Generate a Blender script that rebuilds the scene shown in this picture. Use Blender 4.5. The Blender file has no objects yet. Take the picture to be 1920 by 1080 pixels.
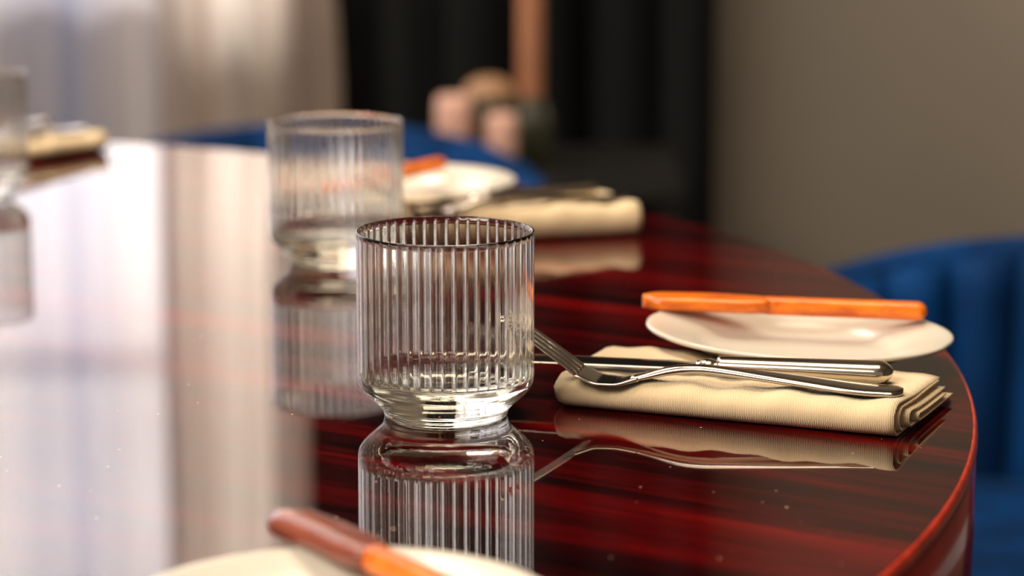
import bpy, bmesh, math, random
from math import sin, cos, pi, radians, sqrt
from mathutils import Vector, Matrix

random.seed(7)
S = bpy.context.scene
COL = S.collection

# ------------------------------------------------------------------ camera
T = 0.75                                   # table top height
CAMH = 0.2828
cd = bpy.data.cameras.new('camera')
cam = bpy.data.objects.new('camera', cd)
COL.objects.link(cam)
cam.location = (0, 0, T + CAMH)
cam.rotation_euler = (radians(90 - 10.9274), 0, 0)
cd.sensor_width = 36.0
cd.lens = 4939.07 / 1920 * 36.0
cd.clip_start = 0.05
cd.dof.use_dof = True
cd.dof.focus_distance = 1.165
cd.dof.aperture_fstop = 5.6
S.camera = cam

# ------------------------------------------------------------------ world, lights, exposure
W = bpy.data.worlds.new('world')
S.world = W
W.use_nodes = True
bg = W.node_tree.nodes['Background']
bg.inputs[0].default_value = (1.0, 0.86, 0.70, 1)
bg.inputs[1].default_value = 0.26
S.view_settings.view_transform = 'Standard'
S.view_settings.look = 'None'
S.view_settings.gamma = 1
S.view_settings.use_curve_mapping = False
S.view_settings.exposure = 0.0
cy = S.cycles
cy.max_bounces = 24
cy.transmission_bounces = 20
cy.glossy_bounces = 10
cy.transparent_max_bounces = 24
cy.diffuse_bounces = 4
cy.caustics_reflective = False
cy.caustics_refractive = False
cy.sample_clamp_indirect = 8
cy.use_denoising = True


def area(name, loc, target, sx, sy, power, color, spread=180):
    l = bpy.data.lights.new(name, 'AREA')
    l.shape = 'RECTANGLE'
    l.size, l.size_y = sx, sy
    l.energy = power
    l.color = color
    l.spread = radians(spread)
    o = bpy.data.objects.new(name, l)
    COL.objects.link(o)
    o.location = loc
    o.rotation_euler = (Vector(target) - Vector(loc)).to_track_quat('-Z', 'Y').to_euler()
    return o


# daylight behind the curtained window, a warm ceiling lamp, plus added fill lights
area('daylight_back_window', (-1.7, 3.78, 1.55), (-1.7, 0, 1.55), 3.9, 1.74, 300, (1.0, 0.94, 0.89))
area('upper_left_fill', (-1.6, -0.3, 2.45), (0.0, 1.3, 0.75), 2.0, 0.9, 85, (1.0, 0.88, 0.74))  # added fill from high on the left for napkins and cutlery, no window there
area('ceiling_lamp_light', (0.1, 1.5, 2.55), (0.1, 1.5, 0), 0.9, 0.9, 25, (1.0, 0.82, 0.60))
area('rear_curtain_fill', (-0.7, 2.55, 2.6), (-0.7, 2.75, 0), 0.6, 0.6, 30, (1.0, 0.86, 0.74))  # added without a known lamp, to brighten the curtains and far napkins
area('wall_gradient_fill', (1.18, 3.28, 1.0), (0.95, 3.6, 0.95), 0.2, 0.2, 5.0, (1.0, 0.80, 0.66))  # added light without a fixture, makes the wall brighter towards the right


# ------------------------------------------------------------------ node helpers
def new_mat(name):
    m = bpy.data.materials.new(name)
    m.use_nodes = True
    nt = m.node_tree
    p = nt.nodes['Principled BSDF']
    return m, nt, p


def N(nt, typ, **kw):
    n = nt.nodes.new(typ)
    for k, v in kw.items():
        setattr(n, k, v)
    return n


def ramp(nt, fac, stops):
    r = N(nt, 'ShaderNodeValToRGB')
    e = r.color_ramp.elements
    while len(e) < len(stops):
        e.new(0.5)
    for i, (pos, c) in enumerate(stops):
        e[i].position = pos
        e[i].color = (c[0], c[1], c[2], 1)
    nt.links.new(fac, r.inputs[0])
    return r.outputs[0]


def coords(nt, scale=(1, 1, 1), rot=(0, 0, 0), kind='Object'):
    tc = N(nt, 'ShaderNodeTexCoord')
    mr = N(nt, 'ShaderNodeMapping')
    mr.inputs['Rotation'].default_value = rot
    nt.links.new(tc.outputs[kind], mr.inputs[0])
    mp = N(nt, 'ShaderNodeMapping')
    mp.inputs['Scale'].default_value = scale
    nt.links.new(mr.outputs[0], mp.inputs[0])
    return mp.outputs[0]


def noise(nt, vec, scale, detail=4, rough=0.55, dist=0.0):
    n = N(nt, 'ShaderNodeTexNoise')
    n.inputs['Scale'].default_value = scale
    n.inputs['Detail'].default_value = detail
    n.inputs['Roughness'].default_value = rough
    n.inputs['Distortion'].default_value = dist
    nt.links.new(vec, n.inputs['Vector'])
    return n.outputs['Fac']


def bump(nt, p, h, strength=0.2, dist=0.001):
    b = N(nt, 'ShaderNodeBump')
    b.inputs['Strength'].default_value = strength
    b.inputs['Distance'].default_value = dist
    nt.links.new(h, b.inputs['Height'])
    nt.links.new(b.outputs[0], p.inputs['Normal'])


def plain(name, c, rough=0.5, metal=0.0, var=0.12, vscale=30, ior=1.5, bstr=0.0, sheen=0.0):
    m, nt, p = new_mat(name)
    v = coords(nt)
    f = noise(nt, v, vscale)
    lo = [max(0, x * (1 - var)) for x in c]
    hi = [min(1, x * (1 + var)) for x in c]
    nt.links.new(ramp(nt, f, [(0.3, lo), (0.7, hi)]), p.inputs['Base Color'])
    p.inputs['Roughness'].default_value = rough
    p.inputs['Metallic'].default_value = metal
    p.inputs['IOR'].default_value = ior
    if sheen:
        p.inputs['Sheen Weight'].default_value = sheen
    if bstr:
        bump(nt, p, f, bstr)
    return m


# ------------------------------------------------------------------ materials
def mat_mahogany(name, rot, edge=False):
    m, nt, p = new_mat(name)
    v = coords(nt, scale=(0.5, 8.0, 1.0) if not edge else (1, 1, 1), rot=(0, 0, rot))
    w = noise(nt, v, 3.1, 7, 0.60, 0.45)
    v2 = coords(nt, scale=(2.0, 40.0, 2.0) if not edge else (3, 3, 3), rot=(0, 0, rot))
    g = noise(nt, v2, 5.0, 5, 0.6, 0.4)
    mx = N(nt, 'ShaderNodeMath', operation='MULTIPLY_ADD')
    nt.links.new(g, mx.inputs[0])
    mx.inputs[1].default_value = 0.35
    nt.links.new(w, mx.inputs[2])
    sub = N(nt, 'ShaderNodeMath', operation='SUBTRACT')
    nt.links.new(mx.outputs[0], sub.inputs[0])
    sub.inputs[1].default_value = 0.17
    if edge:
        c = ramp(nt, sub.outputs[0], [(0.34, (0.08, 0.002, 0.002)), (0.5, (0.42, 0.006, 0.006)), (0.66, (0.66, 0.018, 0.010))])
    else:
        c = ramp(nt, sub.outputs[0], [(0.36, (0.006, 0.0010, 0.0010)), (0.47, (0.022, 0.0010, 0.0014)),
                                      (0.57, (0.062, 0.0010, 0.0016)), (0.70, (0.155, 0.0025, 0.002))])
    # dust specks lying on the lacquer
    vo = N(nt, 'ShaderNodeTexVoronoi')
    vo.inputs['Scale'].default_value = 130
    nt.links.new(coords(nt), vo.inputs['Vector'])
    sep = N(nt, 'ShaderNodeSeparateColor')
    nt.links.new(vo.outputs['Color'], sep.inputs[0])
    lim = N(nt, 'ShaderNodeMath', operation='MULTIPLY')
    nt.links.new(sep.outputs[0], lim.inputs[0])
    lim.inputs[1].default_value = 0.075
    a = N(nt, 'ShaderNodeMath', operation='LESS_THAN')
    nt.links.new(vo.outputs['Distance'], a.inputs[0])
    nt.links.new(lim.outputs[0], a.inputs[1])
    b = N(nt, 'ShaderNodeMath', operation='GREATER_THAN')
    nt.links.new(sep.outputs[1], b.inputs[0])
    b.inputs[1].default_value = 0.62
    ab = N(nt, 'ShaderNodeMath', operation='MULTIPLY')
    nt.links.new(a.outputs[0], ab.inputs[0])
    nt.links.new(b.outputs[0], ab.inputs[1])
    mix = N(nt, 'ShaderNodeMixRGB')
    nt.links.new(ab.outputs[0], mix.inputs[0])
    nt.links.new(c, mix.inputs[1])
    mix.inputs[2].default_value = (0.75, 0.5, 0.36, 1)
    nt.links.new(mix.outputs[0], p.inputs['Base Color'])
    rr = N(nt, 'ShaderNodeMath', operation='MULTIPLY_ADD')
    nt.links.new(ab.outputs[0], rr.inputs[0])
    rr.inputs[1].default_value = 0.5
    rr.inputs[2].default_value = 0.12 if edge else 0.032
    nt.links.new(rr.outputs[0], p.inputs['Roughness'])
    p.inputs['IOR'].default_value = 1.45 if edge else 1.60
    return m


def mat_cloth(name, c, weave=2600, thr=0.0):
    m, nt, p = new_mat(name)
    v = coords(nt)
    f = noise(nt, v, 25, 5)
    lo = [x * 0.90 for x in c]
    nt.links.new(ramp(nt, f, [(0.3, lo), (0.7, c)]), p.inputs['Base Color'])
    wv = N(nt, 'ShaderNodeTexWave')
    wv.inputs['Scale'].default_value = 420
    wv.inputs['Distortion'].default_value = 3
    wv.inputs['Detail'].default_value = 2
    nt.links.new(v, wv.inputs['Vector'])
    bump(nt, p, wv.outputs['Fac'], 0.55, 0.0005)
    p.inputs['Roughness'].default_value = 0.9
    p.inputs['Sheen Weight'].default_value = 0.25
    return m


def mat_curtain(name, c, tcol, trans, clear, fold_shade=0.3, vscale=(9, 9, 0.12), lo=(1, 1, 1)):
    """thin hanging cloth: diffuse + translucent + (for a sheer) plain see-through gaps in the weave"""
    m = bpy.data.materials.new(name)
    m.use_nodes = True
    nt = m.node_tree
    nt.nodes.clear()
    out = N(nt, 'ShaderNodeOutputMaterial')
    v = coords(nt, scale=vscale)
    f = noise(nt, v, 1.6, 4, 0.6)
    d = N(nt, 'ShaderNodeBsdfDiffuse')
    nt.links.new(ramp(nt, f, [(0.3, [x * (1 - fold_shade) * q for x, q in zip(c, lo)]), (0.68, c)]), d.inputs[0])  # upright noise bands put fold shade into the cloth colour
    t = N(nt, 'ShaderNodeBsdfTranslucent')
    nt.links.new(ramp(nt, f, [(0.3, [x * (1 - fold_shade) * q for x, q in zip(tcol, lo)]), (0.68, tcol)]), t.inputs[0])
    mx = N(nt, 'ShaderNodeMixShader')
    mx.inputs[0].default_value = trans
    nt.links.new(d.outputs[0], mx.inputs[1])
    nt.links.new(t.outputs[0], mx.inputs[2])
    last = mx.outputs[0]
    if clear > 0:
        tr = N(nt, 'ShaderNodeBsdfTransparent')
        m2 = N(nt, 'ShaderNodeMixShader')
        m2.inputs[0].default_value = clear
        nt.links.new(last, m2.inputs[1])
        nt.links.new(tr.outputs[0], m2.inputs[2])
        last = m2.outputs[0]
    nt.links.new(last, out.inputs[0])
    return m


def mat_glass(name, col=(1, 1, 1), ior=1.5, rough=0.0):
    m = bpy.data.materials.new(name)
    m.use_nodes = True
    nt = m.node_tree
    nt.nodes.clear()
    out = N(nt, 'ShaderNodeOutputMaterial')
    g = N(nt, 'ShaderNodeBsdfGlass')
    g.inputs['Color'].default_value = (*col, 1)
    g.inputs['IOR'].default_value = ior
    g.inputs['Roughness'].default_value = rough
    # a trace of smear on the surface
    f = noise(nt, coords(nt), 60, 3)
    b = N(nt, 'ShaderNodeBump')
    b.inputs['Strength'].default_value = 0.004
    b.inputs['Distance'].default_value = 0.0005
    nt.links.new(f, b.inputs['Height'])
    nt.links.new(b.outputs[0], g.inputs['Normal'])
    nt.links.new(g.outputs[0], out.inputs[0])
    return m


def mat_pane(name):
    m = bpy.data.materials.new(name)
    m.use_nodes = True
    nt = m.node_tree
    nt.nodes.clear()
    out = N(nt, 'ShaderNodeOutputMaterial')
    t = N(nt, 'ShaderNodeBsdfTransparent')
    g = N(nt, 'ShaderNodeBsdfGlossy')
    g.inputs['Roughness'].default_value = 0.02
    fr = N(nt, 'ShaderNodeFresnel')
    mx = N(nt, 'ShaderNodeMixShader')
    nt.links.new(fr.outputs[0], mx.inputs[0])
    nt.links.new(t.outputs[0], mx.inputs[1])
    nt.links.new(g.outputs[0], mx.inputs[2])
    nt.links.new(mx.outputs[0], out.inputs[0])
    return m


def mat_steel(name):
    m, nt, p = new_mat(name)
    f = noise(nt, coords(nt, scale=(8, 90, 90)), 8, 3)
    nt.links.new(ramp(nt, f, [(0.3, (0.56, 0.50, 0.43)), (0.7, (0.66, 0.60, 0.52))]), p.inputs['Base Color'])
    p.inputs['Metallic'].default_value = 1
    p.inputs['Roughness'].default_value = 0.14
    return m


def mat_velvet(name):
    m, nt, p = new_mat(name)
    f = noise(nt, coords(nt, scale=(1, 1, 0.35)), 14, 4)
    nt.links.new(ramp(nt, f, [(0.3, (0.0, 0.008, 0.035)), (0.7, (0.0, 0.040, 0.165))]), p.inputs['Base Color'])
    p.inputs['Roughness'].default_value = 0.8
    p.inputs['Specular IOR Level'].default_value = 0.12
    p.inputs['Sheen Weight'].default_value = 0.12
    p.inputs['Sheen Roughness'].default_value = 0.35
    p.inputs['Sheen Tint'].default_value = (0.05, 0.35, 1.0, 1)
    return m


def mat_lacquer_wood(name, c1, c2, rough=0.25):
    m, nt, p = new_mat(name)
    f = noise(nt, coords(nt, scale=(12, 60, 60)), 3.0, 5, 0.6, 0.6)
    nt.links.new(ramp(nt, f, [(0.35, c1), (0.62, c2)]), p.inputs['Base Color'])
    p.inputs['Roughness'].default_value = rough
    return m


M = dict(
    top=mat_mahogany('mahogany_top', radians(33)),
    edge=mat_mahogany('mahogany_edge', 0, True),
    rim=plain('bright_red_rim', (0.50, 0.035, 0.015), 0.3, var=0.35, vscale=60),
    cloth=mat_cloth('napkin_linen', (0.90, 0.70, 0.43)),
    china=plain('cream_china', (0.69, 0.655, 0.565), 0.22, var=0.03, vscale=8),
    glass=mat_glass('clear_glass', (0.99, 0.992, 0.975)),
    steel=mat_steel('cutlery_steel'),
    velvet=mat_velvet('blue_velvet'),
    knife=mat_lacquer_wood('orange_wood', (0.52, 0.085, 0.008), (0.95, 0.23, 0.012)),
    knifeb=mat_lacquer_wood('brown_wood', (0.16, 0.04, 0.025), (0.28, 0.07, 0.04), 0.18),
    sheer=mat_curtain('sheer_curtain', (0.84, 0.80, 0.82), (0.86, 0.80, 0.76), 0.5, 0.05, 0.40, (6.5, 6.5, 0.1), (0.70, 0.82, 1.20)),
    drape=mat_curtain('beige_curtain', (0.92, 0.86, 0.79), (0.97, 0.90, 0.80), 0.76, 0.0, 0.5, (7, 7, 0.1), (1.0, 0.85, 0.78)),
    dark=mat_curtain('charcoal_curtain', (0.018, 0.019, 0.019), (0.01, 0.01, 0.01), 0.05, 0.0, 0.8, (5, 5, 0.1)),
    wall=plain('olive_plaster', (0.140, 0.122, 0.096), 0.85, var=0.05, vscale=4, bstr=0.1),
    white=plain('window_paint', (0.62, 0.66, 0.70), 0.5, var=0.04),
    pane=mat_pane('window_pane'),
    floor=mat_lacquer_wood('floor_oak', (0.05, 0.028, 0.015), (0.11, 0.06, 0.035), 0.4),
    ceil=plain('ceiling_paint', (0.62, 0.56, 0.48), 0.9, var=0.03),
    black=plain('black_metal', (0.012, 0.012, 0.012), 0.4, var=0.2),
    olive=plain('dark_olive_glaze', (0.030, 0.032, 0.014), 0.4, var=0.2),
    copper=plain('copper_brown', (0.38, 0.165, 0.085), 0.55, var=0.12, vscale=12),
    pink=plain('dusty_pink_glaze', (0.72, 0.43, 0.34), 0.35, var=0.10, vscale=20),
    tan=plain('tan_glaze', (0.34, 0.19, 0.10), 0.5, var=0.15, vscale=20),
    console=plain('dark_console', (0.012, 0.011, 0.010), 0.4, var=0.2),
)


# ------------------------------------------------------------------ object helpers
def link(name, me, mat=None, parent=None, loc=None, smooth=True):
    if mat:
        me.materials.append(mat)
    if smooth:
        for f in me.polygons:
            f.use_smooth = True
    o = bpy.data.objects.new(name, me)
    COL.objects.link(o)
    if parent:
        o.parent = parent
    if loc:
        o.location = loc
    return o


def mesh(name, vs, fs, mat=None, parent=None, loc=None, smooth=True):
    me = bpy.data.meshes.new(name)
    me.from_pydata([tuple(v) for v in vs], [], fs)
    me.update()
    return link(name, me, mat, parent, loc, smooth)


def tag(o, label=None, cat=None, group=None, kind=None):
    if label: o['label'] = label
    if cat: o['category'] = cat
    if group: o['group'] = group
    if kind: o['kind'] = kind
    return o


def empty(name, loc, rz=0):
    o = bpy.data.objects.new(name, None)
    o.empty_display_size = 0.02
    COL.objects.link(o)
    o.location = loc
    o.rotation_euler = (0, 0, rz)
    return o


def kids(o):
    return [c for c in bpy.data.objects if c.parent == o]


def copy_tree(o, parent=None):
    c = o.copy()
    COL.objects.link(c)
    c.parent = parent
    for ch in kids(o):
        copy_tree(ch, c)
    return c


def box_bm(bm, x0, x1, y0, y1, z0, z1, bev=0.0):
    r = bmesh.ops.create_cube(bm, size=1)
    vs = r['verts']
    for v in vs:
        v.co = Vector(((x0 + x1) / 2 + v.co.x * (x1 - x0), (y0 + y1) / 2 + v.co.y * (y1 - y0), (z0 + z1) / 2 + v.co.z * (z1 - z0)))
    if bev:
        es = list({e for v in vs for e in v.link_edges})
        bmesh.ops.bevel(bm, geom=es, offset=bev, segments=2, affect='EDGES')


def box(name, x0, x1, y0, y1, z0, z1, mat, parent=None, bev=0.0, loc=None):
    bm = bmesh.new()
    box_bm(bm, x0, x1, y0, y1, z0, z1, bev)
    me = bpy.data.meshes.new(name)
    bm.to_mesh(me)
    bm.free()
    return link(name, me, mat, parent, loc, smooth=False)


def lathe_data(profile, seg, rfun=None, close=False):
    """profile: list of (r, z); rfun(r, z, a, i) -> r; r == 0 gives a pole"""
    vs, fs, rows = [], [], []
    for i, (r, z) in enumerate(profile):
        if r <= 1e-7:
            rows.append([len(vs)])
            vs.append((0, 0, z))
        else:
            row = []
            for k in range(seg):
                a = 2 * pi * k / seg
                rr = rfun(r, z, a, i) if rfun else r
                row.append(len(vs))
                vs.append((rr * cos(a), rr * sin(a), z))
            rows.append(row)
    for i in range(len(rows) - 1):
        A, B = rows[i], rows[i + 1]
        for k in range(seg):
            k2 = (k + 1) % seg
            if len(A) == 1 and len(B) == 1:
                continue
            if len(A) == 1:
                fs.append((A[0], B[k2], B[k]))
            elif len(B) == 1:
                fs.append((A[k], A[k2], B[0]))
            else:
                fs.append((A[k], A[k2], B[k2], B[k]))
    return vs, fs


def lathe(name, profile, seg, mat, parent=None, loc=None, rfun=None):
    vs, fs = lathe_data(profile, seg, rfun)
    return mesh(name, vs, fs, mat, parent, loc)


def sweep_data(path, n=16, power=2.4):
    """path: list of (x, y, z, width, thickness[, roll]); travels mostly along x/y, section in the side/up plane"""
    vs, fs = [], []
    P = [Vector(p[:3]) for p in path]
    for i, p in enumerate(path):
        t = (P[min(i + 1, len(P) - 1)] - P[max(i - 1, 0)]).normalized()
        side = Vector((-t.y, t.x, 0)).normalized()
        up = t.cross(side) * -1
        if up.z < 0:
            up = -up
        for k in range(n):
            a = 2 * pi * k / n
            ca, sa = cos(a), sin(a)
            u = math.copysign(abs(ca) ** (2 / power), ca) * p[3] / 2
            w = math.copysign(abs(sa) ** (2 / power), sa) * p[4] / 2
            vs.append(P[i] + side * u + up * w)
    m = len(path)
    for i in range(m - 1):
        for k in range(n):
            k2 = (k + 1) % n
            fs.append((i * n + k, i * n + k2, (i + 1) * n + k2, (i + 1) * n + k))
    fs.append(tuple(reversed(range(n))))
    fs.append(tuple(range((m - 1) * n, m * n)))
    return vs, fs


def interp(keys, s):
    """smooth keyed interpolation, keys: [(s, v...), ...]"""
    for a, b in zip(keys, keys[1:]):
        if s <= b[0]:
            u = (s - a[0]) / (b[0] - a[0]) if b[0] > a[0] else 0
            u = max(0, min(1, u))
            u = u * u * (3 - 2 * u) * 0.6 + u * 0.4
            return [x + (y - x) * u for x, y in zip(a[1:], b[1:])]
    return list(keys[-1][1:])


def lin_interp(keys, s):
    s = max(keys[0][0], min(keys[-1][0], s))
    for a, b in zip(keys, keys[1:]):
        if s <= b[0]:
            u = (s - a[0]) / (b[0] - a[0])
            return [x + (y - x) * u for x, y in zip(a[1:], b[1:])]
    return list(keys[-1][1:])


def smooth_interp(keys, s, h):
    acc = None
    for d in (-1, -.66, -.33, 0, .33, .66, 1):
        v = lin_interp(keys, s + d * h)
        acc = v if acc is None else [x + y for x, y in zip(acc, v)]
    return [x / 7 for x in acc]


# ------------------------------------------------------------------ setting (room)
YB = 3.62
WX0, WX1, WZ0, WZ1 = -3.6, 0.22, 0.76, 2.35
tag(box('floor', -4, 4, -2.0, YB + 0.12, -0.1, 0, M['floor']), kind='structure')
tag(box('ceiling', -4, 4, -2.0, YB + 0.12, 2.8, 2.9, M['ceil']), kind='structure')
bm = bmesh.new()
box_bm(bm, -4, WX0, YB, YB + 0.12, 0, 2.8)
box_bm(bm, WX1, 4, YB, YB + 0.12, 0, 2.8)
box_bm(bm, WX0, WX1, YB, YB + 0.12, 0, WZ0)
box_bm(bm, WX0, WX1, YB, YB + 0.12, WZ1, 2.8)
me = bpy.data.meshes.new('wall_back')
bm.to_mesh(me)
bm.free()
tag(link('wall_back', me, M['wall'], smooth=False), kind='structure')
tag(box('wall_right', 3.0, 3.12, -2.0, YB, 0, 2.8, M['wall']), kind='structure')
tag(box('baseboard_back', -4, 2.99, YB - 0.02, YB - 0.001, 0.001, 0.12, M['white']), kind='structure')

win = tag(empty('window_1', (0, 0, 0)), kind='structure')
bm = bmesh.new()
for x in (WX0 + .03, (WX0 * 2 + WX1) / 3, (WX0 + 2 * WX1) / 3, WX1 - .03):
    box_bm(bm, x - 0.025, x + 0.025, YB + 0.03, YB + 0.08, WZ0, WZ1)
me = bpy.data.meshes.new('window_frame')
for z in (WZ0 + .025, 1.285, WZ1 - .025):
    box_bm(bm, WX0, WX1, YB + 0.032, YB + 0.078, z - 0.02, z + 0.02)
bm.to_mesh(me)
bm.free()
link('window_frame', me, M['white'], win, smooth=False)
box('window_sill', WX0 - .05, WX1 + .02, YB - 0.06, YB + 0.03, WZ0 - 0.03, WZ0, M['white'], win)
for i in range(3):
    w = (WX1 - WX0) / 3
    for (za, zb) in ((WZ0 + .02, 1.27), (1.30, WZ1 - .02)):
        box('pane', WX0 + i * w + .03, WX0 + (i + 1) * w - .03, YB + 0.052, YB + 0.057, za, zb, M['pane'], win)


# ------------------------------------------------------------------ curtains
def curtain(name, x0, x1, y, z0, z1, folds, amp, mat, thick=0.0, edge=None, seed=0, parent=None, rows=24):
    rnd = random.Random(seed)
    ph = [rnd.uniform(-0.35, 0.35) for _ in range(folds * 2 + 3)]
    am = [rnd.uniform(0.65, 1.25) for _ in range(folds * 2 + 3)]
    n = folds * 16
    vs, fs = [], []
    for j in range(rows + 1):
        z = z0 + (z1 - z0) * j / rows
        xa, xb = (x0, x1) if edge is None else edge(z)
        for i in range(n + 1):
            u = i / n
            k = u * folds
            ki = int(k)
            A = am[ki] * (1 - (k - ki)) + am[ki + 1] * (k - ki)
            sw = 0.1 * sin(3 * z + ki)
            vs.append((xa + (xb - xa) * u + 0.25 * amp * sin(2 * pi * k * 2 + ph[ki]), y + amp * A * sin(2 * pi * k + sw), z))
    for j in range(rows):
        for i in range(n):
            a = j * (n + 1) + i
            fs.append((a, a + 1, a + n + 2, a + n + 1))
    return mesh(name, vs, fs, mat, parent)


rod = tag(empty('curtain_rod', (0, 0, 0)), 'dark curtain rod running above the curtained window', 'curtain rod')
vs, fs = sweep_data([(-3.9, YB - .17, 2.5, .025, .025), (0.75, YB - .17, 2.5, .025, .025)], 12, 2)
mesh('rod', vs, fs, M['black'], rod)
for bx in (-3.7, -1.6, 0.6):
    box('bracket', bx - .01, bx + .01, YB - .17, YB, 2.49, 2.51, M['black'], rod)

tag(curtain('sheer_curtain', -3.7, -0.42, YB - 0.12, 0.03, 2.47, 28, 0.022, M['sheer'], seed=3),
    'pale see-through curtain with soft folds hanging across the bright window at far left', 'curtain')


def drape_edge(z):
    s = max(0.0, min(1.0, (z - 0.66) / 0.45))
    return -0.462, -0.222 - 0.050 * s * s * (3 - 2 * s)


tag(curtain('beige_curtain', 0, 0, YB - 0.20, 0.03, 2.47, 3, 0.026, M['drape'], edge=drape_edge, seed=11),
    'heavy beige folded curtain beside the window, left of the dark drape', 'curtain')
tag(curtain('charcoal_curtain', -0.305, 0.275, YB - 0.115, 0.03, 2.47, 6, 0.028, M['dark'], seed=5),
    'nearly black floor-length drape hanging between the beige curtain and the olive wall', 'curtain')

# ------------------------------------------------------------------ round table
CX, CY, R = -0.6297, 1.2862, 0.850
table = tag(empty('dining_table', (CX, CY, 0)), 'large round dining table in glossy dark red mahogany with thick edge', 'table')
# table top: disc plus a thin bevel line in a brighter red, then the thick rounded apron
lathe('tabletop', [(0, -0.006), (R - 0.0024, -0.006), (R - 0.0024, 0), (R * .66, 0), (R * .33, 0), (0, 0)][::1],
      256, M['top'], table, (0, 0, T)).data.shade_flat()
lathe('edge_band', [(0.0, -0.0065), (R - 0.0015, -0.0065), (R - 0.0004, -0.008), (R, -0.05), (R - 0.002, -0.118), (R - 0.006, -0.125), (R - 0.05, -0.125), (0, -0.125)][::-1],
      256, M['edge'], table, (0, 0, T))
lathe('rim', [(R - 0.0024, -0.006), (R, -0.006), (R + 0.0002, -0.0045), (R - 0.0002, -0.0025), (R - 0.0010, -0.0009), (R - 0.0020, -0.0002), (R - 0.0024, -0.0003)], 256, M['rim'], table, (0, 0, T))['label'] = 'thin bright red rim line'
lathe('pedestal', [(0, 0.045), (0.11, 0.045), (0.095, 0.12), (0.085, 0.35), (0.10, 0.55), (0.17, 0.6245), (0, 0.6245)], 48, M['edge'], table)
lathe('foot_plate', [(0, 0.001), (0.42, 0.001), (0.43, 0.012), (0.42, 0.028), (0.16, 0.0448), (0, 0.0448)], 64, M['edge'], table)


# ------------------------------------------------------------------ ribbed tumbler
NR = 48


def make_tumbler():
    prof_out = [(0, 0.0012), (0.019, 0.0012), (0.0245, 0.0006), (0.0268, 0.0), (0.0279, 0.0007), (0.0283, 0.0024),
                (0.0285, 0.0036), (0.0310, 0.0062), (0.0352, 0.0100), (0.0380, 0.0128), (0.0393, 0.0148), (0.0399, 0.0170), (0.0400, 0.0195)]
    prof_out.append((0.0400, 0.0202))
    for i in range(1, 6):
        prof_out.append((0.0400, 0.0195 + (0.0838 - 0.0195) * i / 6))
    prof_out += [(0.0400, 0.0828), (0.0400, 0.0835), (0.0400, 0.0838)]
    prof_out += [(0.03995, 0.0845), (0.0397, 0.08477), (0.0393, 0.0848), (0.0389, 0.0846), (0.03868, 0.0840)]
    n_out = len(prof_out)
    inner = []
    for z in (0.0835, 0.0831, 0.0826, 0.0820, 0.0810, 0.079, 0.07, 0.06, 0.05, 0.04, 0.032, 0.026, 0.0235, 0.0222, 0.0215):
        inner.append((0.0386, z))
    inner += [(0.0376, 0.0198), (0.0358, 0.0186), (0.0335, 0.0178), (0.030, 0.0170), (0.024, 0.0165), (0.015, 0.0162), (0, 0.0161)]
    prof = prof_out + inner

    def rf(r, z, a, i):
        if i < n_out:
            return r
        # ribs on the inner wall: convex bumps with sharp valleys, fading at the lip and the floor
        top = max(0.0, min(1.0, (0.0838 - z) / 0.0016)) ** 0.5
        bot = max(0.0, min(1.0, (z - 0.0168) / 0.0035))
        ph = (a * NR / (2 * pi)) % 1.0
        ph = abs(2 * ph - 1)
        return r - 0.00066 * top * bot * (1 - ph ** 5)
    vs, fs = lathe_data(prof, NR * 16, rf)
    return mesh('ribbed_tumbler', vs, fs, M['glass'])


g = 'ribbed glass tumblers on the round table'
t1 = make_tumbler()
t1.location = (-0.0299, 1.1611, T + 0.0002)
tag(t1, 'clear ribbed glass tumbler in sharp focus, nearest in the middle of the table', 'glass', g)
t2 = copy_tree(t1)
t2.location = (-0.1044, 1.5465, T + 0.0002)
t2.rotation_euler.z = 0.35
tag(t2, 'blurred ribbed glass tumbler standing behind the sharp one, before the far plate', 'glass', g)
t3 = copy_tree(t1)
t3.location = (-0.374, 1.800, T + 0.0002)
t3.rotation_euler.z = 0.8
tag(t3, 'blurred ribbed glass tumbler cut off by the left edge of the photo', 'glass', g)


# ------------------------------------------------------------------ side plate
def make_plate():
    root = empty('side_plate', (0, 0, T))
    r = 0.0745
    prof = [(0, 0.0030), (0.030, 0.0030), (0.0395, 0.0028), (0.045, 0.0040), (0.052, 0.0082), (0.062, 0.0120), (0.070, 0.0145), (0.0737, 0.0154), (0.0745, 0.0162),
            (0.0742, 0.0173), (0.0728, 0.0176), (0.070, 0.0170), (0.062, 0.0146), (0.054, 0.0118), (0.0500, 0.0095), (0.0468, 0.0072), (0.0420, 0.0058), (0.030, 0.0053), (0, 0.0052)]

    def rf(rr, z, a, i):
        w = max(0, (rr - 0.055) / 0.02)
        return rr * (1 + 0.012 * w * (abs(cos(a * 4)) ** 0.7 - 0.5))
    vs, fs = lathe_data(prof, 192, rf)
    mesh('dish', vs, fs, M['china'], root)
    lathe('foot_ring', [(0.0375, 0.0032), (0.0385, 0.0003), (0.0400, 0.0), (0.0415, 0.0003), (0.0430, 0.0034)], 96, M['china'], root)
    return root


g = 'cream side plates at each place setting'
pl = make_plate()
pl.location = (0.1400, 1.2620, T + 0.0018)
pl.rotation_euler = (radians(-0.7), radians(2.0), 0)
tag(pl, 'cream side plate with lobed rim at right, behind the folded napkin', 'plate', g)
pl2 = copy_tree(pl)
pl2.location = (-0.072, 1.764, T + 0.0003)
pl2.rotation_euler = (0, 0, 0.66)
tag(pl2, 'blurred cream side plate beyond the second tumbler, near the far blue chair', 'plate', g)
pl3 = copy_tree(pl)
pl3.location = (-0.056, 0.8210, T + 0.0003)
pl3.rotation_euler = (0, 0, -0.66)
tag(pl3, 'cream side plate cut off by the bottom edge of the photo', 'plate', g)


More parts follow.
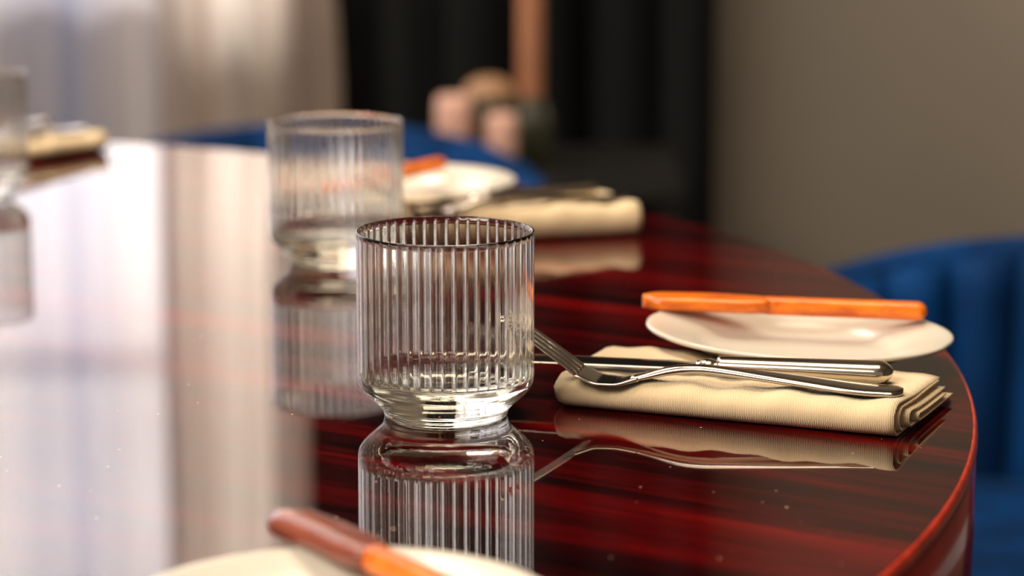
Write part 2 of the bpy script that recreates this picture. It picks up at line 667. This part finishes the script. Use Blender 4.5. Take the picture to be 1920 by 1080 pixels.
# ------------------------------------------------------------------ wooden butter knife (local x: tip at -L/2, handle end at +L/2)
def make_butter_knife():
    root = empty('butter_knife', (0, 0, T))
    L = 0.142
    pts = []
    for i in range(33):
        s = (i / 32) ** 1.6
        x = -L / 2 + s * 0.064
        e = min(1.0, s / 0.16)
        w = 0.0205 * sqrt(max(0.02, 1 - (1 - e) ** 2))
        if s > 0.75:
            w *= 1 - 0.42 * ((s - 0.75) / 0.25) ** 1.5
        pts.append((x, 0.002 * sin(s * pi), 0.0, w, 0.0082 * (0.8 + 0.2 * min(1, s / 0.15))))
    vs, fs = sweep_data(pts, 20, 3.0)
    mesh('blade', vs, fs, M['knife'], root)
    pts = []
    for i in range(41):
        s = sin(i / 40 * pi / 2) ** 1.0
        x = -L / 2 + 0.059 + s * (L - 0.059)
        e = min(1.0, (1 - s) / 0.06)
        k = sqrt(max(0.03, 1 - (1 - e) ** 2))
        e2 = min(1.0, (s + 0.02) / 0.06)
        k2 = sqrt(max(0.55, 1 - (1 - e2) ** 2))
        pts.append((x, 0, 0, 0.0115 * k * (0.9 + 0.15 * s), 0.0092 * k * k2))
    vs, fs = sweep_data(pts, 20, 2.6)
    mesh('handle', vs, fs, M['knife'], root)
    return root


g = 'orange wooden butter knives lying on the side plates'
bk = make_butter_knife()
bk.location = (0.1365, 1.2950, T + 0.0235)
bk.rotation_euler = (0, radians(1.2), radians(-5))
tag(bk, 'orange wooden butter knife across the back of the plate at right', 'knife', g)
bk2 = copy_tree(bk)
bk2.location = (-0.086, 1.742, T + 0.0225)
bk2.rotation_euler = (0, 0, radians(58))
tag(bk2, 'blurred orange butter knife tip showing between far tumbler and far plate', 'knife', g)
bk3 = copy_tree(bk)
bk3.location = (-0.0420, 0.8555, T + 0.0225)
bk3.rotation_euler = (0, 0, radians(-54))
for c_ in kids(bk3):
    if c_.name.startswith('blade'):
        c_.data = c_.data.copy()
        c_.data.materials[0] = M['knifeb']
        c_['label'] = 'glossy pinkish brown blade'
tag(bk3, 'reddish brown and orange butter knife on the near plate at the bottom edge', 'knife', g)


# ------------------------------------------------------------------ folded napkin
def make_napkin():
    """four corners in the frame of the napkin's front left corner; layers fold over the front edge"""
    root = empty('folded_napkin', (0.0220, 1.1770, T), 0)
    FL, FR, BR, BL = Vector((-0.006, -0.0025)), Vector((0.1480, -0.0645)), Vector((0.1790, 0.0060)), Vector((0.0240, 0.0770))

    def pt(t, u, z):                       # t along the length, u from front (0) to back (1)
        a = FL.lerp(FR, t)
        b = BL.lerp(BR, t)
        p = a.lerp(b, u)
        return Vector((p.x, p.y, z))

    W = 0.060

    def strip(name, path, thk, t0, t1, seed, close_left=True, label=None):
        """path: list of (u_metres_from_front, z) centre line; extruded along t with cloth thickness"""
        rnd = random.Random(seed)
        n = len(path)
        off = []
        for i in range(n):
            a = Vector(path[max(0, i - 1)])
            b = Vector(path[min(n - 1, i + 1)])
            d = (b - a).normalized()
            off.append(Vector((-d.y, d.x)) * thk / 2)
        loop = [Vector(path[i]) + off[i] for i in range(n)] + [Vector(path[i]) - off[i] for i in reversed(range(n))]
        m = len(loop)
        K = 44
        ph = rnd.uniform(0, 6)
        vs, fs = [], []
        for k in range(K + 1):
            s = k / K
            t = t0 + (t1 - t0) * s
            left = min(1.0, (t + 0.0) / 0.055) if close_left else 1.0
            q = sqrt(max(0.0, 1 - (1 - left) ** 2)) if close_left else 1.0
            zs = 0.28 + 0.72 * q
            zc = 0.0078
            for c in loop:
                wob = 0.00045 * sin(t * 19 + ph + c.x * 60) + 0.0003 * sin(t * 47 + ph * 2)
                hh = max(0.0, min(1.0, c.y / 0.014))
                zs2 = zs + (1 - zs) * 0.75 * min(1, c.x / W * 1.6)
                z = zc + (c.y - zc) * zs2 + wob * hh * 1.6
                z *= 1 - 0.14 * max(0.0, min(1.0, (c.x / W - 0.10) / 0.35))
                if close_left and zs < 1:
                    z -= (1 - zs) * 0.0006
                tt = t
                skew = 0.010 * (c.x / W) * max(0, (t - 0.85) / 0.15)
                u = c.x / W + (0.12 * (1 - q) * max(0, 1 - c.x / W * 2))
                vs.append(pt(tt, u, max(0.0004, z)))
        for k in range(K):
            for i in range(m):
                i2 = (i + 1) % m
                fs.append((k * m + i, k * m + i2, (k + 1) * m + i2, (k + 1) * m + i))
        for i in range(n - 1):
            fs.append((i + 1, i, m - 1 - i, m - 2 - i))
            b = K * m
            fs.append((b + i, b + i + 1, b + m - 2 - i, b + m - 1 - i))
        o = mesh(name, vs, fs, M['cloth'], root)
        if label:
            o['label'] = label
        return o

    def cpath(r, back_top, back_bot, zc, x0, n=16, sag=0.0):
        """C-shaped fold: bottom from the back, round the front, over the top to the back"""
        p = []
        for i in range(7):
            p.append((back_bot + (x0 + r - back_bot) * i / 7, zc - r))
        for i in range(n + 1):
            a = -pi / 2 - pi * i / n
            p.append((x0 + r + r * cos(a) * 1.0, zc + r * sin(a) * 1.0))
        for i in range(1, 9):
            s = i / 8
            p.append((x0 + r + (back_top - x0 - r) * s, zc + r - sag * sin(pi * s) - 0.0))
        return p
    thk = 0.0011
    strip('outer_fold', cpath(0.0069, 0.060, 0.061, 0.0076, 0.0), thk, 0.0, 0.975, 1)
    strip('inner_fold', cpath(0.0052, 0.057, 0.058, 0.0074, 0.0045), thk, 0.03, 0.98, 2)
    strip('inner_fold', cpath(0.0035, 0.058, 0.062, 0.0068, 0.010), thk, 0.03, 0.995, 3)
    strip('inner_fold', cpath(0.0017, 0.055, 0.064, 0.0062, 0.018), thk, 0.03, 1.005, 4)
    return root


g = 'folded linen napkins at each place setting'
nk = make_napkin()
tag(nk, 'folded cream linen napkin in focus, under the steel fork and knife', 'napkin', g)


def around(o, deg, dx=0.0, dy=0.0):
    """move a copy of a main-setting thing round the table's centre"""
    a = radians(deg)
    v = Vector((o.location.x - CX, o.location.y - CY))
    c = copy_tree(o)
    c.location = (CX + v.x * cos(a) - v.y * sin(a) + dx, CY + v.x * sin(a) + v.y * cos(a) + dy, o.location.z)
    c.rotation_euler.z = o.rotation_euler.z + a
    return c


# ------------------------------------------------------------------ cutlery of the main setting
ZN = T + 0.0122


def make_fork():
    """origin at the handle end, +x runs towards the tines"""
    root = empty('steel_fork', (0, 0, 0))
    keys = [(0.0, .0034, .0120, .0032), (.006, .0032, .0190, .0036), (.022, .0038, .0205, .0036), (.050, .0062, .0150, .0038), (.078, .0084, .0088, .0042),
            (.092, .0092, .0076, .0044), (.103, .0082, .0078, .0042), (.114, .0052, .0092, .0032), (.122, .0030, .0125, .0022)]
    pts = []
    for i in range(70):
        s = 0.122 * i / 69
        z, w, t = smooth_interp(keys, s, 0.006)
        if s < 0.006:
            w = 0.0190 * sqrt(max(0.04, 1 - (1 - s / 0.006) ** 2))
        pts.append((s, 0, z, w, t))
    vs, fs = sweep_data(pts, 16, 2.4)
    mesh('handle', vs, fs, M['steel'], root)
    pts = []
    keys = [(.1185, .0040, .0115, .0024), (.122, .0030, .0150, .0024), (.128, .0016, .0205, .0020), (.138, .0018, .0225, .0019), (.147, .0056, .0225, .0018)]
    for i in range(24):
        s = .1185 + (.147 - .1185) * i / 23
        z, w, t = smooth_interp(keys, s, 0.002)
        pts.append((s, 0, z, w, t))
    vs, fs = sweep_data(pts, 20, 3.2)
    mesh('head', vs, fs, M['steel'], root)
    for k in range(4):
        yo = (k - 1.5) * 0.0060
        pts = []
        for i in range(18):
            s = i / 17
            x = .1462 + .036 * s
            z = .0053 + .0265 * s - 0.002 * s * s
            pts.append((x, yo * (1 - 0.06 * s), z, .0037 * (1 - 0.45 * s), .0017 * (1 - 0.35 * s)))
        vs, fs = sweep_data(pts, 10, 2.2)
        mesh('tine', vs, fs, M['steel'], root)
    return root


def make_knife():
    """origin at the handle end, +x runs towards the tip"""
    root = empty('steel_knife', (0, 0, 0))
    pts = []
    for i in range(50):
        s = i / 49
        x = 0.080 * s
        e = min(1, x / 0.007)
        k = sqrt(max(0.08, 1 - (1 - e) ** 2))
        pts.append((x, 0, 0.0053, (0.0170 - 0.0045 * s) * k, (0.0104 - 0.0022 * s) * k))
    vs, fs = sweep_data(pts, 24, 2.3)
    mesh('handle', vs, fs, M['steel'], root)
    pts = []
    for i in range(30):
        s = i / 29
        x = 0.0795 + 0.0105 * s
        w = 0.0082 + 0.0030 * max(0, sin((s - .12) / .75 * pi)) if .12 < s < .87 else 0.0082
        pts.append((x, 0, 0.0044, w, w * 0.66))
    vs, fs = sweep_data(pts, 20, 2.1)
    mesh('bolster', vs, fs, M['steel'], root)
    pts = []
    for i in range(50):
        s = i / 49
        x = 0.0895 + 0.114 * s
        w = 0.0085 + 0.0095 * min(1, s / 0.12) ** 0.7
        if s > 0.72:
            w *= sqrt(max(0.02, 1 - ((s - 0.72) / 0.28) ** 2.2))
        yo = (0.018 - w) * 0.5 * (1 if s > .5 else 0.4)
        pts.append((x, yo, 0.0046, w, 0.0021 - 0.0006 * s))
    vs, fs = sweep_data(pts, 14, 2.2)
    mesh('blade', vs, fs, M['steel'], root)
    return root


fk = make_fork()
fk.location = (0.1735, 1.1380, ZN + 0.0006)
fk.rotation_euler = (0, 0, radians(180 - 13.2))
tag(fk, 'silver fork lying on the sharp napkin, tines raised behind the near tumbler', 'fork', 'steel forks resting on the napkins')
kn = make_knife()
kn.location = (0.1730, 1.1670, ZN + 0.0008)
kn.rotation_euler = (0, radians(0.4), radians(180 - 13.3))
tag(kn, 'silver table knife on the sharp napkin, beside the cream plate', 'knife', 'steel table knives resting on the napkins')

# the far and the left place settings
n2 = tag(around(nk, 38, -0.022, -0.004), 'blurred folded cream napkin beyond the near tumbler, right of the far plate')
n2.scale = (1, 1, 1.38)
f2 = tag(around(fk, 38, -0.022, -0.004), 'blurred steel fork on the far napkin behind the near tumbler')
k2 = tag(around(kn, 38, -0.022, -0.004), 'blurred steel knife on the far napkin, beside the far plate')
f2.location.z += 0.0050
k2.location.z += 0.0050
n3 = tag(around(nk, 75, -0.055, 0.012), 'dim folded napkin at far left beside the cut-off tumbler')
f3 = tag(around(fk, 75, -0.055, 0.012), 'blurred steel fork on the dim napkin at far left')
k3 = tag(around(kn, 75, -0.055, 0.012), 'blurred steel knife on the dim napkin at far left')


# ------------------------------------------------------------------ blue velvet tub chairs (local: faces -x, back towards +x)
def make_chair():
    root = empty('tub_chair', (0, 0, 0))
    RI = 0.185                             # inner radius of the back at seat height
    ARM = 0.10                             # straight arm length
    arc = pi * RI
    total = arc + 2 * ARM

    def plan(s, off):                      # s in [0, total] along the U, off outwards
        if s < ARM:
            return Vector((-ARM + s, -(RI + off), 0))
        if s > total - ARM:
            return Vector((-(s - (total - ARM)), RI + off, 0))
        a = -pi / 2 + (s - ARM) / RI
        return Vector(((RI + off) * cos(a), (RI + off) * sin(a), 0))

    def ztop(s):
        u = abs(s - total / 2) / (total / 2)
        return 0.660 - 0.110 * u ** 2.2

    n = 17
    w = total / n
    for k in range(n):                     # one upright padded channel each
        vs, fs = [], []
        A, Z = 8, 14
        for j in range(Z + 1):
            v = j / Z
            for i in range(A + 1):
                q = i / A
                s = (k + q) * w
                zt = ztop(s) - 0.012
                z = 0.43 + (zt - 0.43) * v
                flare = 0.034 * v
                bul = 0.021 * sin(pi * q) ** 0.7
                endr = 0.014 * (1 - sqrt(max(0, 1 - max(0, (v - 0.86) / 0.14) ** 2)))
                p = plan(s, flare - bul + endr + 0.002)
                vs.append((p.x, p.y, z))
        for j in range(Z):
            for i in range(A):
                a = j * (A + 1) + i
                fs.append((a, a + 1, a + A + 2, a + A + 1))
        # close against the shell
        base = len(vs)
        for j in range(Z + 1):
            for q in (0, 1):
                s = (k + q) * w
                z = 0.43 + (ztop(s) - 0.012 - 0.43) * j / Z
                p = plan(s, 0.034 * j / Z + 0.012)
                vs.append((p.x, p.y, z))
        for j in range(Z):
            a, b = j * (A + 1), (j + 1) * (A + 1)
            c, d = base + 2 * j, base + 2 * (j + 1)
            fs.append((a, b, d, c))
            fs.append((a + A, c + 1, d + 1, b + A))
        top = [Z * (A + 1) + i for i in range(A + 1)]
        fs.append(tuple(top + [base + 2 * Z + 1, base + 2 * Z]))
        mesh('channel', vs, fs, M['velvet'], root)
    # outer shell with rolled top
    vs, fs = [], []
    K = 72
    sec = []
    for i in range(9):
        sec.append((0.012, i / 8, 0))
    for i in range(1, 8):
        a = pi - pi * i / 8
        sec.append((0.030 + 0.018 * cos(a), 1.0, 0.013 * sin(a)))
    for i in range(9):
        sec.append((0.048, 1 - i / 8, 0))
    m = len(sec)
    for k in range(K + 1):
        s = total * k / K
        zt = ztop(s) - 0.013
        for (off, v, dz) in sec:
            z = 0.36 + (zt - 0.36) * v
            fl = 0.034 * max(0, (z - 0.43) / (zt - 0.43))
            p = plan(s, off + fl)
            vs.append((p.x, p.y, z + dz))
    for k in range(K):
        for i in range(m - 1):
            a = k * m + i
            fs.append((a, a + 1, a + m + 1, a + m))
        fs.append((k * m + m - 1, k * m, (k + 1) * m, (k + 1) * m + m - 1))
    fs.append(tuple(range(m)))
    fs.append(tuple(reversed(range(K * m, K * m + m))))
    mesh('backrest', vs, fs, M['velvet'], root)
    # piping along the top
    pts = []
    for k in range(61):
        s = total * k / 60
        p = plan(s, 0.034 + 0.046)
        pts.append((p.x, p.y, ztop(s) - 0.010, 0.007, 0.007))
    vs, fs = sweep_data(pts, 8, 2)
    mesh('piping', vs, fs, M['velvet'], root)

    def seat_pad(name, z0, z1, r0, puff):
        prof = [(0, z0), (r0 - .02, z0), (r0, z0 + .012), (r0 + .004, (z0 + z1) / 2), (r0, z1 - .015), (r0 - .02, z1 - 0.002), (r0 * .6, z1 + puff * .7), (0, z1 + puff)]
        vs, fs = lathe_data(prof, 64, lambda r, z, a, i: r)
        vs = [(x * (1.28 if x < 0 else 1.0), y, z) for x, y, z in vs]
        return mesh(name, vs, fs, M['velvet'], root, (0, 0, 0))
    seat_pad('seat_base', 0.34, 0.395, 0.186, 0)
    seat_pad('seat_cushion', 0.3955, 0.465, 0.178, 0.010)
    for sx, sy in ((-1, -1), (-1, 1), (1, -1), (1, 1)):
        x, y = sx * 0.12, sy * 0.12
        vs, fs = [], []
        for (z, r, o) in ((0.0005, 0.010, 0.05), (0.17, 0.014, 0.025), (0.3398, 0.018, 0)):
            for k in range(12):
                a = 2 * pi * k / 12
                vs.append((x + sx * o + r * cos(a), y + sy * o + r * sin(a), z))
        for j in range(2):
            for k in range(12):
                k2 = (k + 1) % 12
                fs.append((j * 12 + k, j * 12 + k2, (j + 1) * 12 + k2, (j + 1) * 12 + k))
        fs.append(tuple(reversed(range(12))))
        fs.append(tuple(range(24, 36)))
        mesh('leg', vs, fs, M['black'], root)
    return root


g = 'blue velvet tub chairs around the table'
ch = make_chair()
ch.location = (0.350, 1.970, 0)
ch.rotation_euler.z = math.atan2(1.970 - CY, 0.360 - CX)
tag(ch, 'royal blue velvet tub chair with upright channels, beyond the plate at right', 'chair', g)
ch2 = copy_tree(ch)
ch2.location = (-0.225, 2.650, 0)
ch2.rotation_euler.z = radians(84)
tag(ch2, 'blurred blue velvet chair back showing behind the far plate and far napkin', 'chair', g)

# ------------------------------------------------------------------ dark console with its objects, before the charcoal drape
con = tag(empty('console_table', (0.0, 3.16, 0)), 'dark low console standing behind the far blue chair', 'console')
box('top', -0.26, 0.20, -0.15, 0.15, 0.553, 0.578, M['console'], con, 0.004)
box('shelf', -0.24, 0.18, -0.13, 0.13, 0.15, 0.17, M['console'], con, 0.003)
for x in (-0.25, 0.17):
    for y in (-0.13, 0.11):
        box('leg', x, x + .02, y, y + .02, 0.0005, 0.5529, M['console'], con)

ZC = 0.5783  # console top
votive = tag(empty('pink_cup', (-0.068, 3.06, ZC)), 'blurred dusty pink cup left of the other pink cup, behind the blue chair', 'cup', 'pink cups on the dark console')
cup = [(0, 0), (0.014, 0), (0.0165, 0.004), (0.0205, 0.03), (0.0215, 0.06), (0.0205, 0.085), (0.0180, 0.092), (0.0165, 0.088), (0.0185, 0.06), (0.0170, 0.03), (0.012, 0.008), (0, 0.007)]
lathe('body', cup, 40, M['pink'], votive)
v2 = copy_tree(votive)
v2.location = (-0.012, 3.05, ZC)
v2.scale = (0.86, 0.86, 0.78)
tag(v2, 'blurred dusty pink cup right of the other pink cup, beside the dark bottle')
jar = tag(empty('domed_jar', (-0.027, 3.13, ZC)), 'blurred tan domed jar rising behind the two pink cups', 'jar')
lathe('body', [(0, 0), (0.028, 0), (0.030, 0.003), (0.033, 0.04), (0.034, 0.09), (0.032, 0.0935), (0, 0.0935)], 48, M['olive'], jar)
lathe('lid', [(0, 0.094), (0.034, 0.094), (0.035, 0.099), (0.030, 0.112), (0.018, 0.120), (0.005, 0.123), (0, 0.123)], 48, M['tan'], jar)
jar.scale = (0.92, 0.92, 0.87)
lampo = tag(empty('lamp_stand', (0.022, 3.14, ZC)), 'upright copper-brown post on a dark olive bottle base before the black drape', 'lamp stand')
lathe('base', [(0, 0), (0.022, 0), (0.025, 0.004), (0.026, 0.05), (0.024, 0.062), (0.019, 0.074), (0.019, 0.0795), (0, 0.0795)], 40, M['olive'], lampo)
lathe('post', [(0, 0.080), (0.0150, 0.080), (0.0155, 0.083), (0.0155, 0.42), (0.015, 0.424), (0, 0.424)], 40, M['copper'], lampo)
